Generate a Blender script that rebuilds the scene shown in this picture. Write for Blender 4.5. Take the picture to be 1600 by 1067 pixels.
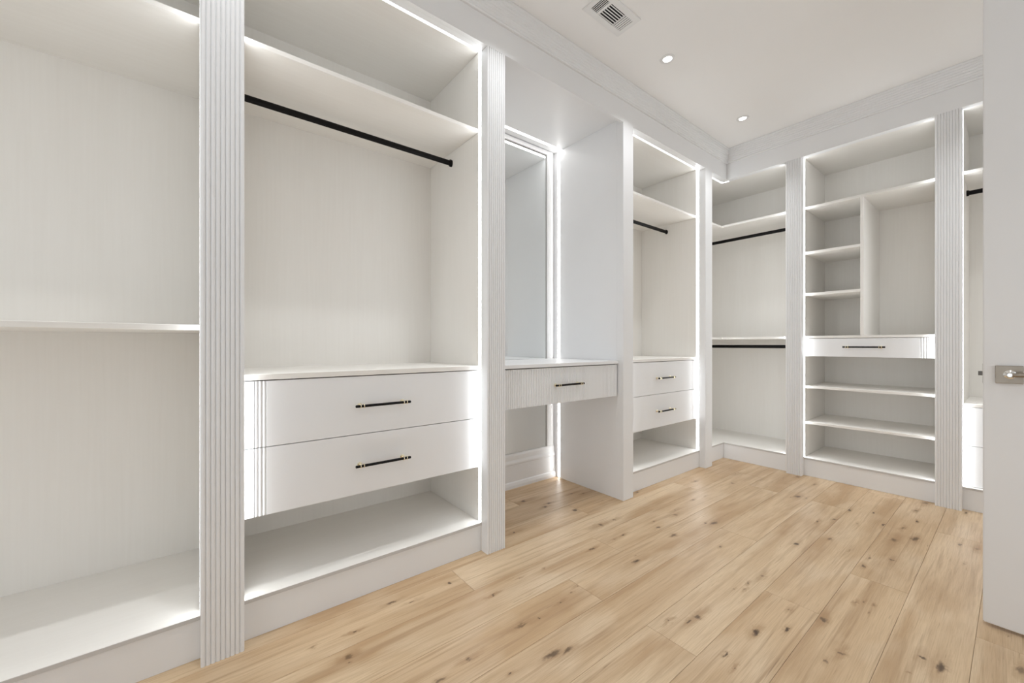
import bpy, bmesh, math, random
from mathutils import Vector

# ------------------------------------------------------------------ scene, camera, light, exposure
for _o in list(bpy.data.objects):
    bpy.data.objects.remove(_o)
SC = bpy.context.scene
COL = SC.collection
rng = random.Random(7)

F_PX, EYE = 625.5, 1.05
TH = math.atan2(792.0, F_PX)                       # the view turns this far left of the closet run
cam_d = bpy.data.cameras.new('camera')
cam = bpy.data.objects.new('camera', cam_d)
COL.objects.link(cam)
cam.location = (0, 0, EYE)
cam.rotation_euler = (math.pi / 2, 0, TH)
cam_d.sensor_fit = 'HORIZONTAL'
cam_d.sensor_width = 36.0
cam_d.lens = F_PX / 1600.0 * 36.0
cam_d.shift_y = (538 - 533.5) / 1600.0
cam_d.clip_start = 0.02
SC.camera = cam

SC.view_settings.view_transform = 'Standard'
SC.view_settings.look = 'None'
SC.view_settings.gamma = 1.0
SC.view_settings.use_curve_mapping = False
SC.view_settings.exposure = 0.13
SC.cycles.max_bounces = 8
SC.cycles.diffuse_bounces = 6
SC.cycles.caustics_refractive = False
SC.cycles.glossy_bounces = 3
SC.cycles.adaptive_threshold = 0.12
SC.cycles.light_sampling_threshold = 0.03
SC.cycles.use_denoising = True
SC.cycles.sample_clamp_indirect = 6.0

world = bpy.data.worlds.new('world')
SC.world = world
world.use_nodes = True
world.node_tree.nodes['Background'].inputs['Color'].default_value = (0.91, 0.96, 1.0, 1)

LED_STRENGTH = 11.5
POT_WATTS = 2.2
LENS = 5.0
WORLD = 1.2                   # even world fill through the doorway and the added front opening
world.node_tree.nodes['Background'].inputs['Strength'].default_value = WORLD
CEIL = 2.807

# ------------------------------------------------------------------ dimensions (metres)
KX, KY = -1.695, 3.835        # toe-kick planes of the long run and of the end run
PF = 0.052                    # pilasters stand this far in front of them
DEPTH = 0.566                 # cabinet depth behind the kick plane
ZB = 0.144                    # top of bottom shelf
ZT = 2.541                    # underside of the fascia
ZS = 2.158                    # top of the high shelf
T = 0.018                     # board thickness
DF = 0.030                    # shelves and drawers sit this far behind the kick plane
XL, YB, XR, YN = -2.310, 4.42, 0.76, -1.25

# ------------------------------------------------------------------ materials
def new_mat(name):
    m = bpy.data.materials.new(name)
    m.use_nodes = True
    return m, m.node_tree, m.node_tree.nodes['Principled BSDF']

def nd(nt, kind, **kw):
    n = nt.nodes.new(kind)
    for k, v in kw.items():
        setattr(n, k, v)
    return n

def paint(name, col, rough, spec=0.5, mottled=0.012, scale=6.0):
    m, nt, b = new_mat(name)
    tc = nd(nt, 'ShaderNodeTexCoord')
    nz = nd(nt, 'ShaderNodeTexNoise')
    nz.inputs['Scale'].default_value = scale
    nz.inputs['Detail'].default_value = 3
    nt.links.new(tc.outputs['Object'], nz.inputs['Vector'])
    mix = nd(nt, 'ShaderNodeMix', data_type='RGBA')
    mix.inputs['A'].default_value = tuple(c * (1 - mottled) for c in col) + (1,)
    mix.inputs['B'].default_value = tuple(min(1, c * (1 + mottled)) for c in col) + (1,)
    nt.links.new(nz.outputs['Fac'], mix.inputs['Factor'])
    nt.links.new(mix.outputs['Result'], b.inputs['Base Color'])
    b.inputs['Roughness'].default_value = rough
    b.inputs['Specular IOR Level'].default_value = spec
    return m

def linen(name, axis):
    """off-white textured melamine: fine streaks along one axis"""
    m, nt, b = new_mat(name)
    tc = nd(nt, 'ShaderNodeTexCoord')
    mp = nd(nt, 'ShaderNodeMapping')
    s = [90.0, 90.0, 90.0]
    s['xyz'.index(axis)] = 3.0
    mp.inputs['Scale'].default_value = s
    nt.links.new(tc.outputs['Object'], mp.inputs['Vector'])
    nz = nd(nt, 'ShaderNodeTexNoise')
    nz.inputs['Scale'].default_value = 1.0
    nz.inputs['Detail'].default_value = 4
    nt.links.new(mp.outputs['Vector'], nz.inputs['Vector'])
    mp2 = nd(nt, 'ShaderNodeMapping')
    s2 = [7.0, 7.0, 7.0]
    s2['xyz'.index(axis)] = 0.35
    mp2.inputs['Scale'].default_value = s2
    nt.links.new(tc.outputs['Object'], mp2.inputs['Vector'])
    nz2 = nd(nt, 'ShaderNodeTexNoise')
    nz2.inputs['Scale'].default_value = 1.0
    nt.links.new(mp2.outputs['Vector'], nz2.inputs['Vector'])
    add = nd(nt, 'ShaderNodeMath', operation='ADD')
    nt.links.new(nz.outputs['Fac'], add.inputs[0])
    nt.links.new(nz2.outputs['Fac'], add.inputs[1])
    mr = nd(nt, 'ShaderNodeMapRange')
    mr.inputs['From Min'].default_value = 0.6
    mr.inputs['From Max'].default_value = 1.4
    nt.links.new(add.outputs[0], mr.inputs['Value'])
    mix = nd(nt, 'ShaderNodeMix', data_type='RGBA')
    mix.inputs['A'].default_value = (0.825, 0.803, 0.765, 1)
    mix.inputs['B'].default_value = (0.860, 0.842, 0.808, 1)
    nt.links.new(mr.outputs['Result'], mix.inputs['Factor'])
    nt.links.new(mix.outputs['Result'], b.inputs['Base Color'])
    b.inputs['Roughness'].default_value = 0.45
    b.inputs['Specular IOR Level'].default_value = 0.35
    return m

def metal(name, col, rough, metallic=1.0, spec=0.5):
    m, nt, b = new_mat(name)
    tc = nd(nt, 'ShaderNodeTexCoord')
    nz = nd(nt, 'ShaderNodeTexNoise')
    nz.inputs['Scale'].default_value = 60
    nt.links.new(tc.outputs['Object'], nz.inputs['Vector'])
    mr = nd(nt, 'ShaderNodeMapRange')
    mr.inputs['To Min'].default_value = rough * 0.85
    mr.inputs['To Max'].default_value = rough * 1.15
    nt.links.new(nz.outputs['Fac'], mr.inputs['Value'])
    nt.links.new(mr.outputs['Result'], b.inputs['Roughness'])
    b.inputs['Base Color'].default_value = tuple(col) + (1,)
    b.inputs['Metallic'].default_value = metallic
    b.inputs['Specular IOR Level'].default_value = spec
    return m

def glow(name, col, strength):
    m = bpy.data.materials.new(name)
    m.use_nodes = True
    nt = m.node_tree
    nt.nodes.remove(nt.nodes['Principled BSDF'])
    e = nd(nt, 'ShaderNodeEmission')
    e.inputs['Color'].default_value = tuple(col) + (1,)
    e.inputs['Strength'].default_value = strength
    nt.links.new(e.outputs[0], nt.nodes['Material Output'].inputs['Surface'])
    return m

M = {
    'lacquer': paint('white_lacquer', (0.835, 0.84, 0.85), 0.38, 0.45, 0.008),
    'wall': paint('wall_paint', (0.84, 0.84, 0.835), 0.8, 0.2),
    'ceil': paint('ceiling_paint', (0.88, 0.875, 0.87), 0.9, 0.1, 0.01, 3),
    'door': paint('door_paint', (0.80, 0.79, 0.785), 0.45, 0.4, 0.008),
    'linen_z': linen('melamine_upright', 'z'),
    'linen_x': linen('melamine_flat', 'x'),
    'black': metal('matt_black_metal', (0.004, 0.003, 0.003), 0.45, 0.0, 0.18),
    'brass': metal('pale_brass', (0.90, 0.82, 0.62), 0.2),
    'nickel': metal('brushed_nickel', (0.34, 0.295, 0.245), 0.32),
    'dark_nickel': metal('dark_grey_nickel', (0.16, 0.15, 0.14), 0.4),  # evenly darker nickel for the latch bolt
    'shine': metal('nickel_highlight', (0.86, 0.85, 0.83), 0.1),  # bright metal that paints the white highlight on the lever neck
    'led': glow('led_diffuser', (0.945, 0.978, 1.0), LED_STRENGTH),
    'led_top': glow('led_diffuser_top', (0.945, 0.978, 1.0), LED_STRENGTH * 0.30),
    'led_alcove': glow('led_diffuser_alcove', (1.0, 0.99, 0.97), LED_STRENGTH * 0.68),
    'lens': glow('lamp_lens', (1.0, 0.98, 0.95), LENS),
    'vent': paint('vent_enamel', (0.80, 0.80, 0.80), 0.5),
    'duct': paint('duct_shade', (0.03, 0.03, 0.035), 0.8, 0.1),
    'gap_shade': paint('shadow_gap_grey', (0.28, 0.27, 0.26), 0.7, 0.2),  # grey paints the shade in the vanity and mirror gaps
    'edge': paint('grey_edge_band', (0.60, 0.59, 0.58), 0.5, 0.3),
    'sub': paint('subfloor', (0.30, 0.20, 0.12), 0.9, 0.1),
}
M['lens'].cycles.emission_sampling = 'NONE'      # the beams themselves are lamps
for _k in ('led', 'led_top', 'led_alcove'):
    M[_k].cycles.emission_sampling = 'FRONT'
mm, nt_, b_ = new_mat('mirror_silver')
b_.inputs['Base Color'].default_value = (0.86, 0.88, 0.875, 1)
b_.inputs['Metallic'].default_value = 1.0
b_.inputs['Roughness'].default_value = 0.015
M['mirror'] = mm

# ------------------------------------------------------------------ helpers
def put(name, me, mat, parent=None):
    o = bpy.data.objects.new(name, me)
    if mat is not None and not me.materials:
        me.materials.append(mat)
    COL.objects.link(o)
    o.parent = parent
    return o

def tag(o, label=None, cat=None, group=None, kind=None):
    if label: o['label'] = label
    if cat: o['category'] = cat
    if group: o['group'] = group
    if kind: o['kind'] = kind
    return o

def empty(name, loc=(0, 0, 0), rz=0.0):
    o = bpy.data.objects.new(name, None)
    o.empty_display_size = 0.1
    o.location = loc
    o.rotation_euler = (0, 0, rz)
    COL.objects.link(o)
    return o

def finish(bm, name, smooth=False):
    bmesh.ops.recalc_face_normals(bm, faces=bm.faces)
    me = bpy.data.meshes.new(name)
    bm.to_mesh(me)
    bm.free()
    if smooth:
        for p in me.polygons:
            p.use_smooth = True
    return me

def add_box(bm, a, b):
    x0, x1 = sorted((a[0], b[0])); y0, y1 = sorted((a[1], b[1])); z0, z1 = sorted((a[2], b[2]))
    v = [bm.verts.new(p) for p in ((x0, y0, z0), (x1, y0, z0), (x1, y1, z0), (x0, y1, z0),
                                   (x0, y0, z1), (x1, y0, z1), (x1, y1, z1), (x0, y1, z1))]
    for f in ((0, 3, 2, 1), (4, 5, 6, 7), (0, 1, 5, 4), (1, 2, 6, 5), (2, 3, 7, 6), (3, 0, 4, 7)):
        bm.faces.new([v[i] for i in f])

def box(name, a, b, mat, parent=None, bev=0.0008):
    bm = bmesh.new()
    add_box(bm, a, b)
    if bev:
        bmesh.ops.bevel(bm, geom=list(bm.edges), offset=bev, segments=1, affect='EDGES')
    return put(name, finish(bm, name), mat, parent)

def add_prism(bm, pts, lo, hi, axis='z'):
    """polygon extruded along an axis; pts are the two other coordinates in xyz order"""
    def mk(p, t):
        if axis == 'z': return (p[0], p[1], t)
        if axis == 'y': return (p[0], t, p[1])
        return (t, p[0], p[1])
    a = [bm.verts.new(mk(p, lo)) for p in pts]
    b = [bm.verts.new(mk(p, hi)) for p in pts]
    n = len(pts)
    for i in range(n):
        bm.faces.new((a[i], a[(i + 1) % n], b[(i + 1) % n], b[i]))
    bm.faces.new(a); bm.faces.new(b)

def prism(name, pts, lo, hi, mat, parent=None, axis='z'):
    bm = bmesh.new()
    add_prism(bm, pts, lo, hi, axis)
    return put(name, finish(bm, name), mat, parent)

def add_lathe(bm, origin, direction, prof, seg=16):
    """rings of (distance, radius) about a line"""
    o = Vector(origin); d = Vector(direction).normalized()
    s = d.cross(Vector((0, 0, 1)))
    if s.length < 0.1: s = d.cross(Vector((1, 0, 0)))
    s.normalize(); t = d.cross(s)
    rings = []
    for h, r in prof:
        rings.append([bm.verts.new(o + d * h + (s * math.cos(2 * math.pi * k / seg) + t * math.sin(2 * math.pi * k / seg)) * r)
                      for k in range(seg)])
    for a, b in zip(rings, rings[1:]):
        for k in range(seg):
            bm.faces.new((a[k], a[(k + 1) % seg], b[(k + 1) % seg], b[k]))
    bm.faces.new(rings[0]); bm.faces.new(rings[-1])

def lathe(name, origin, direction, prof, mat, parent=None, seg=16):
    bm = bmesh.new()
    add_lathe(bm, origin, direction, prof, seg)
    me = finish(bm, name, True)
    me.set_sharp_from_angle(angle=math.radians(35))
    return put(name, me, mat, parent)

def reeds(a, b, n, depth, seg=5):
    """n convex reeds from a to b: list of (u, d), d = 0 on the crest and +depth in the valleys"""
    out = []
    w = (b - a) / n
    for i in range(n):
        for k in range(seg + 1):
            if k == 0 and i > 0: continue
            t = k / seg * 2 - 1
            out.append((a + w * i + w * k / seg, depth * (1 - math.sqrt(max(0.0, 1 - t * t)))))
    return out

# ------------------------------------------------------------------ room shell
def shell(name, a, b, mat):
    return tag(box(name, a, b, M[mat], None, 0), kind='structure')

floor = shell('floor', (XL - .1, YN - .1, -0.06), (XR + .1, YB + .1, -0.012), 'sub')
shell('ceiling', (XL - .1, YN - .1, CEIL), (XR + .1, YB + .1, CEIL + .1), 'ceil')
shell('wall_left', (XL - .1, YN - .1, -.06), (XL, YB + .1, CEIL), 'wall')
shell('wall_back', (XL, YB, -.06), (XR, YB + .1, CEIL), 'wall')

def holed_wall(name, x0, x1, y0, y1, axis, h0, h1, hz):
    bm = bmesh.new()
    if axis == 'y':
        add_box(bm, (x0, y0, -.06), (x1, h0, CEIL)); add_box(bm, (x0, h1, -.06), (x1, y1, CEIL)); add_box(bm, (x0, h0, hz), (x1, h1, CEIL))
    else:
        add_box(bm, (x0, y0, -.06), (h0, y1, CEIL)); add_box(bm, (h1, y0, -.06), (x1, y1, CEIL)); add_box(bm, (h0, y0, hz), (h1, y1, CEIL))
    return tag(put(name, finish(bm, name), M['wall']), kind='structure')

holed_wall('wall_right', XR, XR + .1, YN - .1, YB + .1, 'y', 1.50, 2.40, 2.46)
holed_wall('wall_front', XL, XR, YN - .1, YN, 'x', -1.15, 0.30, 2.46)  # opening added behind the camera to let world light in

# oak floor: every plank a board of its own
PW = 0.192
KNOTS = [(-1.581,0.625,0.013),(-1.506,0.453,0.0094),(-1.536,0.691,0.0104),(-1.396,0.404,0.0194),(-1.37,0.398,0.0042),(-1.517,0.315,0.0089),(-1.118,0.591,0.0179),(-1.14,0.715,0.015),(-1.007,0.79,0.0102),(-0.98,0.945,0.0217),(-0.961,1.0,0.0154),(-1.153,0.954,0.0167),(-1.14,1.032,0.0123),(-1.156,1.165,0.0104),(-1.158,1.131,0.0051),(-1.188,1.299,0.0083),(-1.174,1.245,0.0054),(-1.366,0.98,0.0107),(-1.392,1.14,0.0086),(-1.549,0.879,0.0141),(-1.382,1.278,0.006),(-1.15,1.67,0.0248),(-0.822,1.406,0.0121),(-0.77,1.518,0.0222),(-0.776,1.465,0.0121),(-0.598,1.608,0.0211),(-0.563,1.847,0.0127),(-0.53,1.705,0.0141),(-0.463,1.878,0.022),(-0.615,1.407,0.0108),(-0.573,1.372,0.0083),(-0.721,2.014,0.0145),(-0.738,1.906,0.0113),(-0.727,1.846,0.0082),(-0.76,1.812,0.0055),(-0.375,1.723,0.0174),(-0.397,1.638,0.0106),(-0.2,1.914,0.0193),(-0.16,1.9,0.025),(0.003,2.085,0.0206),(-0.415,2.104,0.0078),(-0.391,2.135,0.0104),(-0.363,2.144,0.0077),(-0.363,2.069,0.005),(-0.459,2.482,0.0152),(-0.38,2.663,0.0187),(-0.164,2.891,0.0092),(-0.021,2.297,0.0046),(-2.056,1.722,0.03),(-1.926,1.834,0.0169),(-1.896,1.771,0.0165),(-1.746,1.393,0.0179),(-1.952,2.076,0.018),(-1.902,2.14,0.0135),(-1.744,1.883,0.0324),(-1.509,1.847,0.0298),(-1.503,1.964,0.0192),(-1.355,1.77,0.0104),(-1.352,1.844,0.0106),(-1.356,1.594,0.0131),(-1.349,2.383,0.0162),(-1.314,2.32,0.0158),(-1.283,2.08,0.0147),(-1.339,2.13,0.0114),(-1.177,2.066,0.0176),(-1.113,2.389,0.0226),(-1.145,2.348,0.0113),(-1.345,2.768,0.0089),(-1.363,2.635,0.013),(-1.344,3.182,0.0194),(-1.424,3.443,0.0156),(-1.539,3.003,0.0196),(-0.941,3.261,0.0265),(-0.9,3.275,0.0131),(-1.088,3.742,0.0254),(-0.96,2.138,0.0133),(-0.724,2.48,0.0236),(-0.948,3.638,0.0144),(-0.668,3.245,0.0162),(-0.682,3.004,0.0192),(-0.738,2.891,0.0114),(-0.564,3.315,0.012),(-0.586,3.043,0.0113),(-0.487,3.141,0.0149),(-0.41,3.173,0.0146),(-0.4,3.569,0.0162),(-0.377,3.362,0.0114),(-0.347,3.047,0.0276),(-0.415,2.938,0.0343),(-0.538,2.61,0.0065),(-0.459,2.601,0.0095),(-0.383,3.788,0.0296),(-0.205,3.769,0.016),(-0.193,3.141,0.0134),(-0.135,3.151,0.0165),(-0.632,2.686,0.0138),(-1.682,2.458,0.0136)]

def oak_group():
    g = bpy.data.node_groups.new('oak_grain', 'ShaderNodeTree')
    g.interface.new_socket('Offset', in_out='INPUT', socket_type='NodeSocketVector')
    g.interface.new_socket('Tone', in_out='INPUT', socket_type='NodeSocketFloat')
    g.interface.new_socket('Warp', in_out='OUTPUT', socket_type='NodeSocketVector')
    g.interface.new_socket('Color', in_out='OUTPUT', socket_type='NodeSocketColor')
    g.interface.new_socket('Height', in_out='OUTPUT', socket_type='NodeSocketFloat')
    gi = g.nodes.new('NodeGroupInput'); go = g.nodes.new('NodeGroupOutput')
    L = g.links.new
    geo = nd(g, 'ShaderNodeNewGeometry')
    add = nd(g, 'ShaderNodeVectorMath', operation='ADD')
    L(geo.outputs['Position'], add.inputs[0]); L(gi.outputs['Offset'], add.inputs[1])
    def noise(scale, detail, dist=0.0, rough=0.55):
        mp = nd(g, 'ShaderNodeMapping'); mp.inputs['Scale'].default_value = scale
        L(add.outputs[0], mp.inputs['Vector'])
        n = nd(g, 'ShaderNodeTexNoise'); n.inputs['Scale'].default_value = 1.0
        n.inputs['Detail'].default_value = detail; n.inputs['Distortion'].default_value = dist
        n.inputs['Roughness'].default_value = rough
        L(mp.outputs['Vector'], n.inputs['Vector'])
        return n.outputs
    broad = noise((9, 0.9, 1), 3, 0.6)
    streak = noise((48, 1.6, 1), 4, 0.8)
    fine = noise((330, 9, 1), 3)
    blot = noise((5, 2.2, 1), 2, 0.3)
    crack = noise((150, 3.2, 1), 2, 1.2)
    warp = noise((34, 15, 1), 4, 0.0, 0.7)
    def rng_(v, a, b, c, d):
        m = nd(g, 'ShaderNodeMapRange')
        m.inputs['From Min'].default_value = a; m.inputs['From Max'].default_value = b
        m.inputs['To Min'].default_value = c; m.inputs['To Max'].default_value = d
        L(v, m.inputs['Value'])
        return m.outputs['Result']
    def mixc(fac, a, b):
        m = nd(g, 'ShaderNodeMix', data_type='RGBA')
        if isinstance(a, tuple): m.inputs['A'].default_value = a
        else: L(a, m.inputs['A'])
        if isinstance(b, tuple): m.inputs['B'].default_value = b
        else: L(b, m.inputs['B'])
        if isinstance(fac, float): m.inputs['Factor'].default_value = fac
        else: L(fac, m.inputs['Factor'])
        return m.outputs['Result']
    c_tone = mixc(gi.outputs['Tone'], (0.700, 0.540, 0.360, 1), (0.550, 0.375, 0.215, 1))
    c1 = mixc(rng_(broad['Fac'], .42, .66, 0.0, 0.9), c_tone, (0.460, 0.300, 0.165, 1))
    c2 = mixc(rng_(blot['Fac'], .48, .72, 0.0, 0.6), c1, (0.740, 0.595, 0.425, 1))
    c3 = mixc(rng_(streak['Fac'], .52, .72, 0.0, 0.62), c2, (0.36, 0.230, 0.125, 1))
    c4 = mixc(rng_(fine['Fac'], .42, .75, 0.0, 0.42), c3, (0.37, 0.240, 0.135, 1))
    c4 = mixc(rng_(crack['Fac'], .68, .76, 0.0, 0.6), c4, (0.17, 0.100, 0.052, 1))
    L(c4, go.inputs['Color'])
    L(fine['Fac'], go.inputs['Height'])
    sub = nd(g, 'ShaderNodeVectorMath', operation='SUBTRACT'); L(warp['Color'], sub.inputs[0]); sub.inputs[1].default_value = (.5, .5, .5)
    sc = nd(g, 'ShaderNodeVectorMath', operation='SCALE'); L(sub.outputs[0], sc.inputs[0]); sc.inputs['Scale'].default_value = 0.050
    w = nd(g, 'ShaderNodeVectorMath', operation='ADD'); L(geo.outputs['Position'], w.inputs[0]); L(sc.outputs[0], w.inputs[1])
    L(w.outputs[0], go.inputs['Warp'])
    return g

OAK = oak_group()

def plank_mat(tone, knots):
    m, nt, b = new_mat('oak_plank')
    g = nd(nt, 'ShaderNodeGroup'); g.node_tree = OAK
    g.inputs['Offset'].default_value = (rng.uniform(-30, 30), rng.uniform(-30, 30), 0)
    g.inputs['Tone'].default_value = tone
    col = g.outputs['Color']
    core = halo = None
    for (kx, ky, r) in knots:
        sub = nd(nt, 'ShaderNodeVectorMath', operation='SUBTRACT')
        nt.links.new(g.outputs['Warp'], sub.inputs[0]); sub.inputs[1].default_value = (kx, ky, 0)
        def scaled(v, k):
            mu = nd(nt, 'ShaderNodeMath', operation='MULTIPLY'); nt.links.new(v, mu.inputs[0]); mu.inputs[1].default_value = k
            return mu.outputs[0]
        def blob(rx, ry):
            mu = nd(nt, 'ShaderNodeVectorMath', operation='MULTIPLY')
            nt.links.new(sub.outputs[0], mu.inputs[0]); mu.inputs[1].default_value = (1 / rx, 1 / ry, 0)
            le = nd(nt, 'ShaderNodeVectorMath', operation='LENGTH'); nt.links.new(mu.outputs[0], le.inputs[0])
            mr = nd(nt, 'ShaderNodeMapRange', interpolation_type='SMOOTHSTEP')
            mr.inputs['From Min'].default_value = 0.25; mr.inputs['From Max'].default_value = 1.0
            mr.inputs['To Min'].default_value = 1.0; mr.inputs['To Max'].default_value = 0.0
            nt.links.new(le.outputs['Value'], mr.inputs['Value'])
            return mr.outputs['Result']
        asp = rng.choice((0.9, 1.4, 2.2, 3.0))
        dark = rng.uniform(0.55, 1.0) if r > .009 else rng.uniform(.35, .8)
        cb = scaled(blob(r * 0.66, r * 0.66 * asp), dark); hb = scaled(blob(r * 1.3, r * rng.uniform(3, 8)), rng.uniform(.4, 1.0))
        def comb(a, v):
            if a is None: return v
            mx = nd(nt, 'ShaderNodeMath', operation='MAXIMUM')
            nt.links.new(a, mx.inputs[0]); nt.links.new(v, mx.inputs[1])
            return mx.outputs[0]
        core = comb(core, cb); halo = comb(halo, hb)
    def lay(fac, amount, c, base):
        mu = nd(nt, 'ShaderNodeMath', operation='MULTIPLY'); nt.links.new(fac, mu.inputs[0]); mu.inputs[1].default_value = amount
        mx = nd(nt, 'ShaderNodeMix', data_type='RGBA')
        nt.links.new(mu.outputs[0], mx.inputs['Factor']); nt.links.new(base, mx.inputs['A']); mx.inputs['B'].default_value = c
        return mx.outputs['Result']
    if core is not None:
        col = lay(halo, 0.62, (0.33, 0.195, 0.095, 1), col)
        col = lay(core, 0.97, (0.060, 0.031, 0.015, 1), col)
    nt.links.new(col, b.inputs['Base Color'])
    bp = nd(nt, 'ShaderNodeBump'); bp.inputs['Strength'].default_value = 0.12; bp.inputs['Distance'].default_value = 0.001
    nt.links.new(g.outputs['Height'], bp.inputs['Height']); nt.links.new(bp.outputs['Normal'], b.inputs['Normal'])
    b.inputs['Roughness'].default_value = 0.40
    b.inputs['Specular IOR Level'].default_value = 0.35
    return m

JOINTS = {-7: [1.2, 3.0], -6: [-.2, 1.908, 3.7], -5: [0.933, 2.85], -4: [-.3, 1.69, 3.5], -3: [-.6, 1.309, 3.24],
          -2: [.45, 2.35], -1: [-.5, 1.322, 3.25], 0: [.1, 1.905, 3.75], 1: [.5, 2.356, 4.1], 2: [1.3, 3.26], 3: [.3, 2.2, 4.0]}
TONES = {(-3, 1): .85, (-3, 0): .35, (-4, 1): .15, (-4, 2): .30, (-1, 1): .05, (-2, 1): .35, (0, 1): .55, (0, 2): .45, (-5, 1): .1,
         (-6, 1): .3, (-6, 2): .7, (1, 1): .5, (1, 2): .55, (2, 1): .25, (2, 2): .3, (-3, 2): .3, (-3, 3): .4, (-1, 2): .2, (-1, 3): .65}
row0 = math.floor((XL + 0.672) / PW); row1 = math.ceil((XR + 0.672) / PW)
for k in range(row0, row1):
    x0 = max(XL, -0.672 + PW * k); x1 = min(XR, -0.672 + PW * (k + 1))
    js = JOINTS.get(k) or [rng.uniform(-.8, .4), rng.uniform(1.0, 1.8), rng.uniform(2.6, 3.4)]
    ys = [YN] + [j for j in js if YN + .1 < j < YB - .1] + [YB]
    for i in range(len(ys) - 1):
        y0, y1 = ys[i], ys[i + 1]
        kn = [q for q in KNOTS if x0 <= q[0] < x1 and y0 <= q[1] < y1]
        if rng.random() < 0.5 or not kn:
            for _ in range(2):
                kn.append((rng.uniform(x0 + .03, x1 - .03), rng.uniform(y0, y1), rng.uniform(.003, .0046)))
        tone = TONES.get((k, i), rng.uniform(0.0, 0.75))
        box('plank', (x0 + .0004, y0 + .0004, -.012), (x1 - .0004, y1 - .0004, 0), plank_mat(tone, kn), floor, 0.0007)

# ------------------------------------------------------------------ parts of closet units (local: x along the run, y into the cabinet, z up)
LW = 0.023   # width of a light strip
def handle(dr, cx, z, yf, length=0.24):
    yb = yf - 0.034
    lathe('handle_bar', (cx - length / 2, yb, z), (1, 0, 0),
          [(0, .0042), (.0015, .0058), (length - .0015, .0058), (length, .0042)], M['black'], dr, 12)
    for s in (-1, 1):
        px = cx + s * (length / 2 - 0.026)
        bm = bmesh.new()
        add_lathe(bm, (px, yf, z), (0, -1, 0), [(0, .0095), (.004, .0095), (.006, .0055), (.034, .0055)], 14)
        for q in (-.009, .005):
            add_lathe(bm, (px + q, yb, z), (1, 0, 0), [(0, .0062), (.0008, .0088), (.0035, .0088), (.0043, .0062)], 14)
        me = finish(bm, 'handle_post', True); me.set_sharp_from_angle(angle=math.radians(35))
        put('handle_post', me, M['brass'], dr)

def drawer(unit, u0, u1, z0, z1, d, flute=None, label=None, thick=.02, hl=0.24, hz=None, box_depth=.44):
    """slab drawer: front with reeds near one end (or all across), a box behind it"""
    g = .0015
    a, b = u0 + g, u1 - g
    if flute == 'left':
        s = a + .033
        front = [(a, d), (s, d)] + [(u, d + e) for u, e in reeds(s + .0012, s + .0392, 3, .0046)] + [(s + .0404, d), (b, d)]
    elif flute == 'right':
        s = b - .033
        front = [(a, d), (s - .0404, d)] + [(u, d + e) for u, e in reeds(s - .0392, s - .0012, 3, .0046)] + [(s, d), (b, d)]
    elif flute == 'all':
        front = [(u, d + e) for u, e in reeds(a, b, int((b - a) / .0125), .005, 4)]
    else:
        front = [(a, d), (b, d)]
    if flute in ('left', 'right'):       # valley beside the reeds
        front = [p for p in front]
    poly = front + [(b, d + thick), (a, d + thick)]
    bm = bmesh.new()
    add_prism(bm, poly, z0, z1, 'z')
    add_box(bm, (u0 + .02, d + thick, z0 + .03), (u1 - .02, d + thick + box_depth, z1 - .03))
    dr = put('drawer', finish(bm, 'drawer'), M['lacquer'], unit)
    if label: dr['label'] = label
    handle(dr, (u0 + u1) / 2, (z0 + z1) / 2 if hz is None else hz, d, hl)
    return dr

def rod(unit, u0, u1, d, z, axis=(1, 0, 0)):
    L = u1 - u0
    # flattened oval tube
    bm = bmesh.new()
    pts = [(d + .008 * math.cos(t), z + .015 * math.sin(t)) for t in [2 * math.pi * i / 20 for i in range(20)]]
    add_prism(bm, pts, u0 + .002, u1 - .002, 'x')
    me = finish(bm, 'clothes_rod', True); me.set_sharp_from_angle(angle=math.radians(40))
    r = put('clothes_rod', me, M['black'], unit)
    for s in (0, 1):
        bm = bmesh.new()
        pts = [(d + .013 * math.cos(t), z + .020 * math.sin(t)) for t in [2 * math.pi * i / 20 for i in range(20)]]
        add_prism(bm, pts, u0 if s == 0 else u1 - .012, u0 + .012 if s == 0 else u1, 'x')
        me = finish(bm, 'rod_socket', True); me.set_sharp_from_angle(angle=math.radians(40))
        put('rod_socket', me, M['black'], r)
    return r

def shelf(unit, u0, u1, ztop, d0=DF, d1=DEPTH, t=T, name='shelf'):
    return box(name, (u0 + .0005, d0, ztop - t), (u1 - .0005, d1, ztop), M['linen_x'], unit)

def light_strip(unit, a, b, face, led=None):
    o = box('light_strip', a, b, M['lacquer'], unit, 0)
    o.data.materials.append(M[led or ('led_top' if face[2] else 'led')])
    f = Vector(face)
    for p in o.data.polygons:
        if p.normal.dot(f) > .9: p.material_index = 1
    return o

def carcass(unit, W, led='both', top=2.553, depth=DEPTH):
    box('side_panel', (-T, 0, 0), (0, depth + .006, top), M['linen_z'], unit)
    box('side_panel', (W, 0, 0), (W + T, depth + .006, top), M['linen_z'], unit)
    box('back_panel', (0, depth, 0.02), (W, depth + .006, top), M['linen_z'], unit, 0)
    box('top_panel', (-T, 0, top), (W + T, depth + .006, top + T), M['linen_x'], unit, 0)
    box('bottom_shelf', (0.0005, .001, ZB - .014), (W - .0005, depth, ZB), M['linen_x'], unit)
    box('edge_band', (0.0005, 0, ZB - .014), (W - .0005, .001, ZB - .001), M['edge'], unit, 0)
    box('toe_kick', (0, .003, 0), (W, .02, ZB - .014), M['lacquer'], unit)
    leds(unit, W, top)

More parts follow.
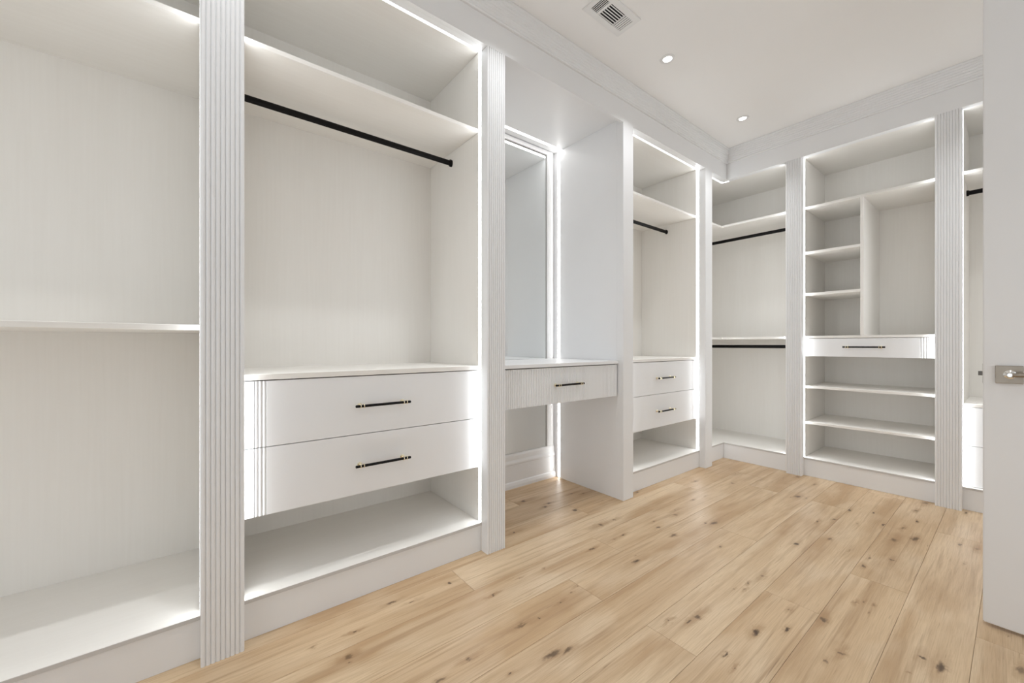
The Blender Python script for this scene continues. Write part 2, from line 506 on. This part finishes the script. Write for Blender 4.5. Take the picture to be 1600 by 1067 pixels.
def leds(unit, W, top, d=.003):
    light_strip(unit, (0, d, ZB + .001), (.0015, d + LW, top - .002), (1, 0, 0))
    light_strip(unit, (W - .0015, d, ZB + .001), (W, d + LW, top - .002), (-1, 0, 0))
    light_strip(unit, (.002, d, top - .0015), (W - .002, d + LW, top), (0, 0, -1))

R90 = math.pi / 2
# bay widths along the long run (y) and the end run (x)
P1 = (0.012, 0.131); P2 = (1.142, 1.255); P3 = (2.248, 2.360); P4 = (3.385, 3.502)
B1 = (-1.180, -1.073); B2 = (-0.340, -0.223)

# ---- tall open closet nearest the camera
W = 1.05
u = empty('closet_unit', (KX, P1[0] - W, 0), R90)
tag(u, 'white open closet bay with a single mid-height shelf and no rod', 'closet', 'built-in closet bays')
carcass(u, W)
shelf(u, 0, W, 1.116)
shelf(u, 0, W, ZS)

# ---- closet with two wide drawers
W = P2[0] - P1[1]
u = empty('closet_unit', (KX, P1[1], 0), R90)
tag(u, 'wide closet bay with two large drawers below a long hanging rod, left of the mirror', 'closet', 'built-in closet bays')
carcass(u, W)
shelf(u, 0, W, ZS)
rod(u, 0, W, .305, 2.078)
shelf(u, 0, W, .940, DF - .002, DEPTH, .021, 'counter_top')
drawer(u, 0, W, 0.672, .915, DF, 'left')
drawer(u, 0, W, .420, .669, DF, 'left')
shelf(u, 0, W, .450, DF + .03, DEPTH, T, 'drawer_base')
for uu in (.002, W - .002):
    lathe('shelf_pin', (uu, .48, .30), (1 if uu < .1 else -1, 0, 0), [(0, .0035), (.008, .0035)], M['nickel'], u, 10)

# ---- closet at the far end of the long run
W = P4[0] - P3[1]
u = empty('closet_unit', (KX, P3[1], 0), R90)
tag(u, 'narrow-looking closet bay with two drawers right of the vanity, beside the corner', 'closet', 'built-in closet bays')
carcass(u, W)
shelf(u, 0, W, ZS)
rod(u, 0, W, .305, 2.078)
shelf(u, 0, W, .940, DF - .002, DEPTH, .021, 'counter_top')
drawer(u, 0, W, .668, .915, DF, 'right')
drawer(u, 0, W, .412, .665, DF, 'right')
shelf(u, 0, W, .442, DF + .03, DEPTH, T, 'drawer_base')

# ---- vanity between the second and third pilaster
W = P3[0] - P2[1]
VF = -.013                                  # front of the vanity top
VT = 2.572
back = -XL + KX                              # distance from the kick plane to the wall
al = empty('alcove_lining', (KX, P2[1], 0), R90)
tag(al, 'white panelled alcove around the mirror with light strips along its back corners', 'alcove')
box('side_panel', (-T, .0005, 0), (0, back - .001, VT), M['lacquer'], al)
box('side_panel', (W, .0005, 0), (W + T, back - .001, VT), M['lacquer'], al)
box('top_panel', (-T, .0005, VT), (W + T, back - .001, VT + T), M['lacquer'], al, 0)
light_strip(al, (W - .0015, .540, 0.004), (W, .566, VT - .002), (-1, 0, 0), 'led_alcove')
light_strip(al, (0, .540, 0.004), (.0015, .566, VT - .002), (1, 0, 0), 'led_alcove')
light_strip(al, (.002, .515, VT - .0015), (W - .002, .540, VT), (0, 0, -1), 'led_alcove')
u = empty('vanity_desk', (KX, P2[1], 0), R90)
tag(u, 'floating white vanity with one reeded drawer below the mirror', 'vanity')
box('counter_top', (.0005, VF - .002, .919), (W - .002, back - .03, .939), M['lacquer'], u)
box('gap_backing', (.004, VF + .026, .712), (W - .0025, VF + .040, .9185), M['gap_shade'], u, 0)  # dark board added behind the drawer gap: stops light, paints its shade
dr = drawer(u, .002, W - .007, .702, .913, VF + .004, 'all', hz=.812, box_depth=.015)

# mirror behind the vanity
mr = empty('wall_mirror', (XL, P2[1], 0), R90)      # local y points into the wall: -y is the room
tag(mr, 'tall wall mirror in a white ribbed frame behind the vanity', 'mirror')
box('mirror_glass', (.100, -.006, .252), (.903, -.001, 2.532), M['mirror'], mr, 0)
def stile(name, u0, u1):
    pts = [(p, -.020 + e) for p, e in reeds(u0, u1, 7, .003)] + [(u1, -.001), (u0, -.001)]
    prism(name, pts, .252, 2.568, M['lacquer'], mr)
stile('frame_stile', .907, W - .022)
stile('frame_stile', .022, .097)
box('frame_rail', (.097, -.020, 2.536), (.907, -.001, 2.568), M['lacquer'], mr)
box('mirror_gap', (.9035, -.0075, .252), (.9065, -.0005, 2.535), M['gap_shade'], mr, 0)  # grey strip painted as the shadow gap between glass and frame
box('mirror_gap', (.0985, -.0075, 2.532), (.9065, -.0005, 2.5355), M['gap_shade'], mr, 0)

bb = prism('baseboard_left', [(XL, 0), (XL + .030, 0), (XL + .030, .020), (XL + .024, .040), (XL + .018, .046), (XL + .018, .165),
                              (XL + .022, .172), (XL + .022, .182), (XL + .014, .200), (XL + .014, .232), (XL + .008, .246), (XL, .248)],
           P2[1] + .002, P3[0] - .002, M['lacquer'], None, 'y')
tag(bb, kind='structure')

# ---- corner closet: L-shaped boards
cu = empty('corner_closet', (KX, KY, 0))
tag(cu, 'L-shaped corner closet with two stacked hanging rods', 'closet')
cx0, cy0 = KX, KY
def loc(pts): return [(p[0] - cx0, p[1] - cy0) for p in pts]
xb, yb = KX - DEPTH, KY + DEPTH              # inner faces of the back panels
def ell(name, z0, z1, df, mat='linen_x'):
    fx, fy = KX - df, KY + df
    pts = loc([(fx, P4[1] + T), (fx, fy), (B1[0] - T, fy), (B1[0] - T, yb), (xb, yb), (xb, P4[1] + T)])
    return prism(name, pts, z0, z1, M[mat], cu)
TOPC = 2.553
ell('bottom_shelf', ZB - .014, ZB, 0)
ell('shelf', 1.097, 1.115, DF)
ell('shelf', ZS - T, ZS, DF)
ell('top_panel', TOPC, TOPC + T, 0)
box('back_panel', (xb - .006 - cx0, P4[1] - cy0, .02), (xb - cx0, yb + .006 - cy0, TOPC), M['linen_z'], cu, 0)
box('back_panel', (xb - cx0, yb - cy0, .02), (B1[0] - cx0, yb + .006 - cy0, TOPC), M['linen_z'], cu, 0)
s0, s1 = P4[1] + T - cy0, B1[0] - T - cx0       # inner faces of the two side panels
box('side_panel', (xb - cx0, s0 - T + .0005, 0), (0, s0, TOPC), M['linen_z'], cu)
box('side_panel', (s1, 0, 0), (s1 + T - .0005, yb - cy0, TOPC), M['linen_z'], cu)
box('toe_kick', (-.02, s0, 0), (-.003, .02, ZB - .014), M['lacquer'], cu)
box('toe_kick', (-.003, .003, 0), (s1, .02, ZB - .014), M['lacquer'], cu)
box('edge_band', (0, s0, ZB - .014), (.001, -.001, ZB - .001), M['edge'], cu, 0)
box('edge_band', (0, -.001, ZB - .014), (s1, 0, ZB - .001), M['edge'], cu, 0)
light_strip(cu, (-.003 - LW, s0 + .002, TOPC - .0015), (-.003, .020, TOPC), (0, 0, -1))
light_strip(cu, (.004, .003, TOPC - .0015), (s1 - .002, .003 + LW, TOPC), (0, 0, -1))
light_strip(cu, (s1 - .0015, .003, ZB + .001), (s1, .003 + LW, TOPC - .002), (-1, 0, 0))
light_strip(cu, (-.003 - LW, s0, ZB + .001), (-.003, s0 + .0015, TOPC - .002), (0, 1, 0))
for z in (2.080, 1.030):
    rod(cu, xb - cx0, s1, .315, z)

# ---- shelf unit on the end wall
W = B2[0] - B1[1]
u = empty('shelf_unit', (B1[1], KY, 0), 0)
tag(u, 'end-wall shelf unit of open cubbies around one slim drawer', 'shelf unit')
carcass(u, W)
shelf(u, 0, W, ZS)
pu = .344
box('partition', (pu, DF, 1.117), (pu + .020, DEPTH, ZS - T), M['linen_z'], u)
for z in (1.796, 1.462):
    shelf(u, 0, pu, z, DF, DEPTH, .020)
shelf(u, 0, W, 1.117, DF - .002, DEPTH, .018, 'counter_top')
drawer(u, 0, W, .956, 1.096, DF, 'right', hz=1.030)
for z in (.974, .716, .429):
    shelf(u, 0, W, z, DF + (.022 if z > .9 else 0))

# ---- closet behind the open door
W = 0.92
u = empty('closet_unit', (B2[1], KY, 0), 0)
tag(u, 'closet bay with low drawers mostly hidden behind the open door', 'closet', 'built-in closet bays')
carcass(u, W)
shelf(u, 0, W, ZS)
rod(u, 0, W, .315, 2.085)
shelf(u, 0, W, .672, DF - .002, DEPTH, .020, 'counter_top')
drawer(u, 0, W, .405, .650, DF, 'right')
drawer(u, 0, W, .147, .402, DF, 'right')

# ------------------------------------------------------------------ pilasters, fascia, crown
def pilaster(loc, rz, w, label, reeded=True):
    if reeded:
        pts = [(p, -PF + e) for p, e in reeds(0, w, 9, .0052, 7)] + [(w, 0), (0, 0)]
    else:
        c = .0015
        pts = [(0, -PF + c), (c, -PF), (w - c, -PF), (w, -PF + c), (w, 0), (0, 0)]
    bm = bmesh.new()
    add_prism(bm, pts, 0, ZT, 'z')
    o = put('fluted_pilaster' if reeded else 'plain_pilaster', finish(bm, 'pilaster'), M['lacquer'])
    o.location = loc; o.rotation_euler = (0, 0, rz)
    return tag(o, label, 'pilaster', 'pilasters between the closet bays')
pilaster((KX, P1[0], 0), R90, P1[1] - P1[0], 'reeded white pilaster nearest the camera, widest in view')
pilaster((KX, P2[0], 0), R90, P2[1] - P2[0], 'reeded white pilaster left of the vanity and mirror')
pilaster((KX, P3[0], 0), R90, P3[1] - P3[0], 'plain white pilaster right of the vanity', False)
pilaster((KX, P4[0], 0), R90, P4[1] - P4[0], 'plain white pilaster next to the corner closet', False)
pilaster((B1[0], KY, 0), 0, B1[1] - B1[0], 'reeded pilaster between the corner closet and the cubby shelves')
pilaster((B2[0], KY, 0), 0, B2[1] - B2[0], 'reeded pilaster between the cubby shelves and the open door')

FZ = 2.682
FX, FY = KX + PF, KY - PF
def trim(name, pts, lo, hi, axis, mat='lacquer'):
    return tag(prism(name, pts, lo, hi, M[mat], None, axis), kind='structure')
tr1 = trim('trim_1', [(FX, ZT), (FX, FZ), (FX - .02, FZ), (FX - .02, ZT)], YN + .002, FY + .02, 'y')
tr2 = trim('trim_2', [(FY, ZT), (FY, FZ), (FY + .02, FZ), (FY + .02, ZT)], FX + .0005, XR - .002, 'x')
for y0, y1, z in ((YN + .01, P1[0] + .0005, ZT), (P1[1], P2[0], ZT), (P2[1], P3[0], VT), (P3[1], P4[0], ZT), (P4[1], FY, ZT)):
    box('soffit_board', (KX + .0005, y0, z), (FX - .0205, y1, 2.60), M['lacquer'], tr1, 0)
for y0, y1 in (P2, P3):
    box('soffit_block', (KX + .0005, y0, ZT + .0005), (FX - .0205, y1, 2.60), M['lacquer'], tr1, 0)
for x0, x1 in ((FX, B1[0]), (B1[1], B2[0]), (B2[1], XR - .01)):
    box('soffit_board', (x0, FY + .0205, ZT), (x1, KY - .0005, 2.60), M['lacquer'], tr2, 0)
def crown(s):
    """(outward, z): bead at the foot, then seven reeds up to the ceiling"""
    p = [(-.02, FZ), (.010, FZ), (.013, FZ + .006), (.010, FZ + .013)]
    n = 7; z0 = FZ + .016; dz = (CEIL - z0) / n
    for i in range(n):
        for k in range(5):
            t = k / 4 * 2 - 1
            p.append((.008 + .024 * (i + k / 4) / n + .0038 * math.sqrt(max(0, 1 - t * t)), z0 + dz * (i + k / 4)))
    p.append((-.02, CEIL))
    return p
trim('trim_3', [(FX + a, z) for a, z in crown(1)], YN + .002, FY - .012, 'y')
trim('trim_4', [(FY - a, z) for a, z in crown(1)], FX - .02, XR - .002, 'x')

# ------------------------------------------------------------------ open door
DX0, DY0 = -.084, 2.318
dbm = bmesh.new()
add_box(dbm, (DX0, DY0, .012), (XR - .05, DY0 + .040, 2.44))
bmesh.ops.bevel(dbm, geom=list(dbm.edges), offset=.003, segments=2, affect='EDGES')
door = tag(put('door_1', finish(dbm, 'door'), M['door']), kind='structure')
box('handle_plate', (DX0 + .030, DY0 - .009, .908), (DX0 + .095, DY0 - .0002, .972), M['nickel'], door, .0015)
hb = bmesh.new()
hx, hz = DX0 + .064, .941
add_lathe(hb, (hx, DY0 - .009, hz), (0, -1, 0), [(0, .016), (.003, .0155), (.006, .0095), (.040, .0085), (.046, .0085), (.051, .006)], 20)
hme = finish(hb, 'lever_neck', True); hme.set_sharp_from_angle(angle=math.radians(40))
put('lever_neck', hme, M['shine'], door)
lb = bmesh.new()
add_lathe(lb, (hx + .002, DY0 - .050, hz), (1, 0, 0), [(-.008, .004), (-.004, .0075), (.02, .0080), (.06, .0075), (.115, .0065), (.122, .0035)], 16)
lme = finish(lb, 'lever', True); lme.set_sharp_from_angle(angle=math.radians(40))
put('lever', lme, M['nickel'], door)
box('latch_plate', (DX0 - .001, DY0 + .008, .905), (DX0 + .001, DY0 + .032, .977), M['nickel'], door, 0)
prism('latch_bolt', [(DX0 - .012, DY0 + .014), (DX0, DY0 + .012), (DX0, DY0 + .028), (DX0 - .005, DY0 + .028)], .933, .949, M['dark_nickel'], door)
for z in (.25, 1.22, 2.2):
    lathe('hinge', (XR - .048, DY0 + .042, z - .05), (0, 0, 1), [(0, .006), (.1, .006)], M['nickel'], door, 10)

# casing and skirting on the wall the door hangs from
cbm = bmesh.new()
for y0, y1, z0, z1 in ((1.42, 1.50, 0, 2.54), (2.40, 2.48, 0, 2.54), (1.50, 2.40, 2.46, 2.54)):
    add_box(cbm, (XR - .018, y0, z0), (XR - .0005, y1, z1))
tag(put('trim_5', finish(cbm, 'casing'), M['door']), kind='structure')
sbm = bmesh.new()
for y0, y1 in ((YN + .002, 1.42), (2.48, KY - PF - .01)):
    add_box(sbm, (XR - .014, y0, 0), (XR - .0005, y1, .14))
tag(put('baseboard_right', finish(sbm, 'skirting'), M['door']), kind='structure')

# ------------------------------------------------------------------ ceiling fittings
def downlight(x, y, label):
    e = empty('recessed_light', (x, y, CEIL))
    tag(e, label, 'ceiling light', 'recessed ceiling lights')
    bm = bmesh.new()
    seg = 28
    prof = [(.043, -.0002), (.043, -.003), (.040, -.005), (.028, -.005), (.026, -.002), (.026, -.0002)]
    rings = [[bm.verts.new((r * math.cos(2 * math.pi * k / seg), r * math.sin(2 * math.pi * k / seg), z)) for k in range(seg)] for r, z in prof]
    for a, b in zip(rings, rings[1:]):
        for k in range(seg):
            bm.faces.new((a[k], a[(k + 1) % seg], b[(k + 1) % seg], b[k]))
    put('trim_ring', finish(bm, 'trim_ring', True), M['vent'], e)
    lathe('lens', (0, 0, -.0005), (0, 0, -1), [(0, .026), (.0015, .026), (.003, .022)], M['lens'], e, 28)
    ld = bpy.data.lights.new('downlight_beam', 'AREA')
    ld.shape = 'DISK'; ld.size = .05; ld.spread = math.radians(105); ld.energy = POT_WATTS; ld.color = (0.955, .978, 1.0)
    lo = bpy.data.objects.new('downlight_beam', ld)
    COL.objects.link(lo); lo.parent = e; lo.location = (0, 0, -.009)
    return e
downlight(-1.34, 2.278, 'small recessed ceiling light nearer the air vent')
downlight(-1.33, 3.335, 'small recessed ceiling light nearer the far corner')
downlight(-1.34, 1.22, 'small recessed ceiling light over the aisle before the vanity, above the frame')
downlight(-0.06, 3.25, 'added recessed ceiling light brightening the far shelves, hidden behind the door')  # unseen lamp added to brighten the end-wall shelves
downlight(0.42, 3.25, 'added recessed ceiling light by the right wall, unseen behind the door')  # another lamp added out of view for the dim far end
downlight(-1.34, 0.165, 'unseen recessed ceiling light added near the first pilaster, above the frame')  # out of view, put in to light the top of the pilaster
downlight(-1.34, -0.75, 'unseen recessed ceiling light added to the left row, behind the camera')  # unseen lamp added as fill for the near fronts
downlight(0.15, 0.90, 'unseen recessed ceiling light added right of the camera')  # unseen fill lamp, added for overall brightness

# supply vent
VX0, VX1, VY0, VY1 = -1.416, -1.264, 1.589, 1.885
v = empty('ceiling_vent', ((VX0 + VX1) / 2, (VY0 + VY1) / 2, CEIL))
tag(v, 'white rectangular ceiling air vent with slats over a dark sheet', 'air vent')
cxv, cyv = (VX0 + VX1) / 2, (VY0 + VY1) / 2
def vb(name, x0, y0, x1, y1, z0, z1, mat):
    return box(name, (x0 - cxv, y0 - cyv, z0), (x1 - cxv, y1 - cyv, z1), M[mat], v, .0006)
vb('backing', VX0 + .03, VY0 + .03, VX1 - .03, VY1 - .03, -.0012, -.0002, 'duct')  # dark sheet stands in for the shade behind the slats
fb = bmesh.new()
for (x0, y0, x1, y1) in ((VX0, VY0, VX0 + .033, VY1), (VX1 - .033, VY0, VX1, VY1), (VX0 + .033, VY0, VX1 - .033, VY0 + .028), (VX0 + .033, VY1 - .028, VX1 - .033, VY1)):
    add_box(fb, (x0 - cxv, y0 - cyv, -.007), (x1 - cxv, y1 - cyv, -.0002))
put('frame', finish(fb, 'frame'), M['vent'], v)
vb('divider', VX0 + .033, 1.663, VX1 - .033, 1.679, -.007, -.0013, 'vent')
vb('divider', VX0 + .033, 1.793, VX1 - .033, 1.800, -.007, -.0013, 'vent')
def slat(x0, y0, x1, y1, tilt, along):
    s = vb('slat', x0, y0, x1, y1, -.0075, -.0063, 'vent')
    return s
for i in range(6):
    x = VX0 + .036 + i * .0145
    slat(x, 1.679, x + .006, 1.793, .5, 'y')
for i in range(4):
    y = 1.622 + i * .0105
    slat(VX0 + .033, y, VX1 - .033, y + .0045, .5, 'x')
for i in range(4):
    y = 1.803 + i * .0135
    slat(VX0 + .033, y, VX1 - .033, y + .0105, .5, 'x')
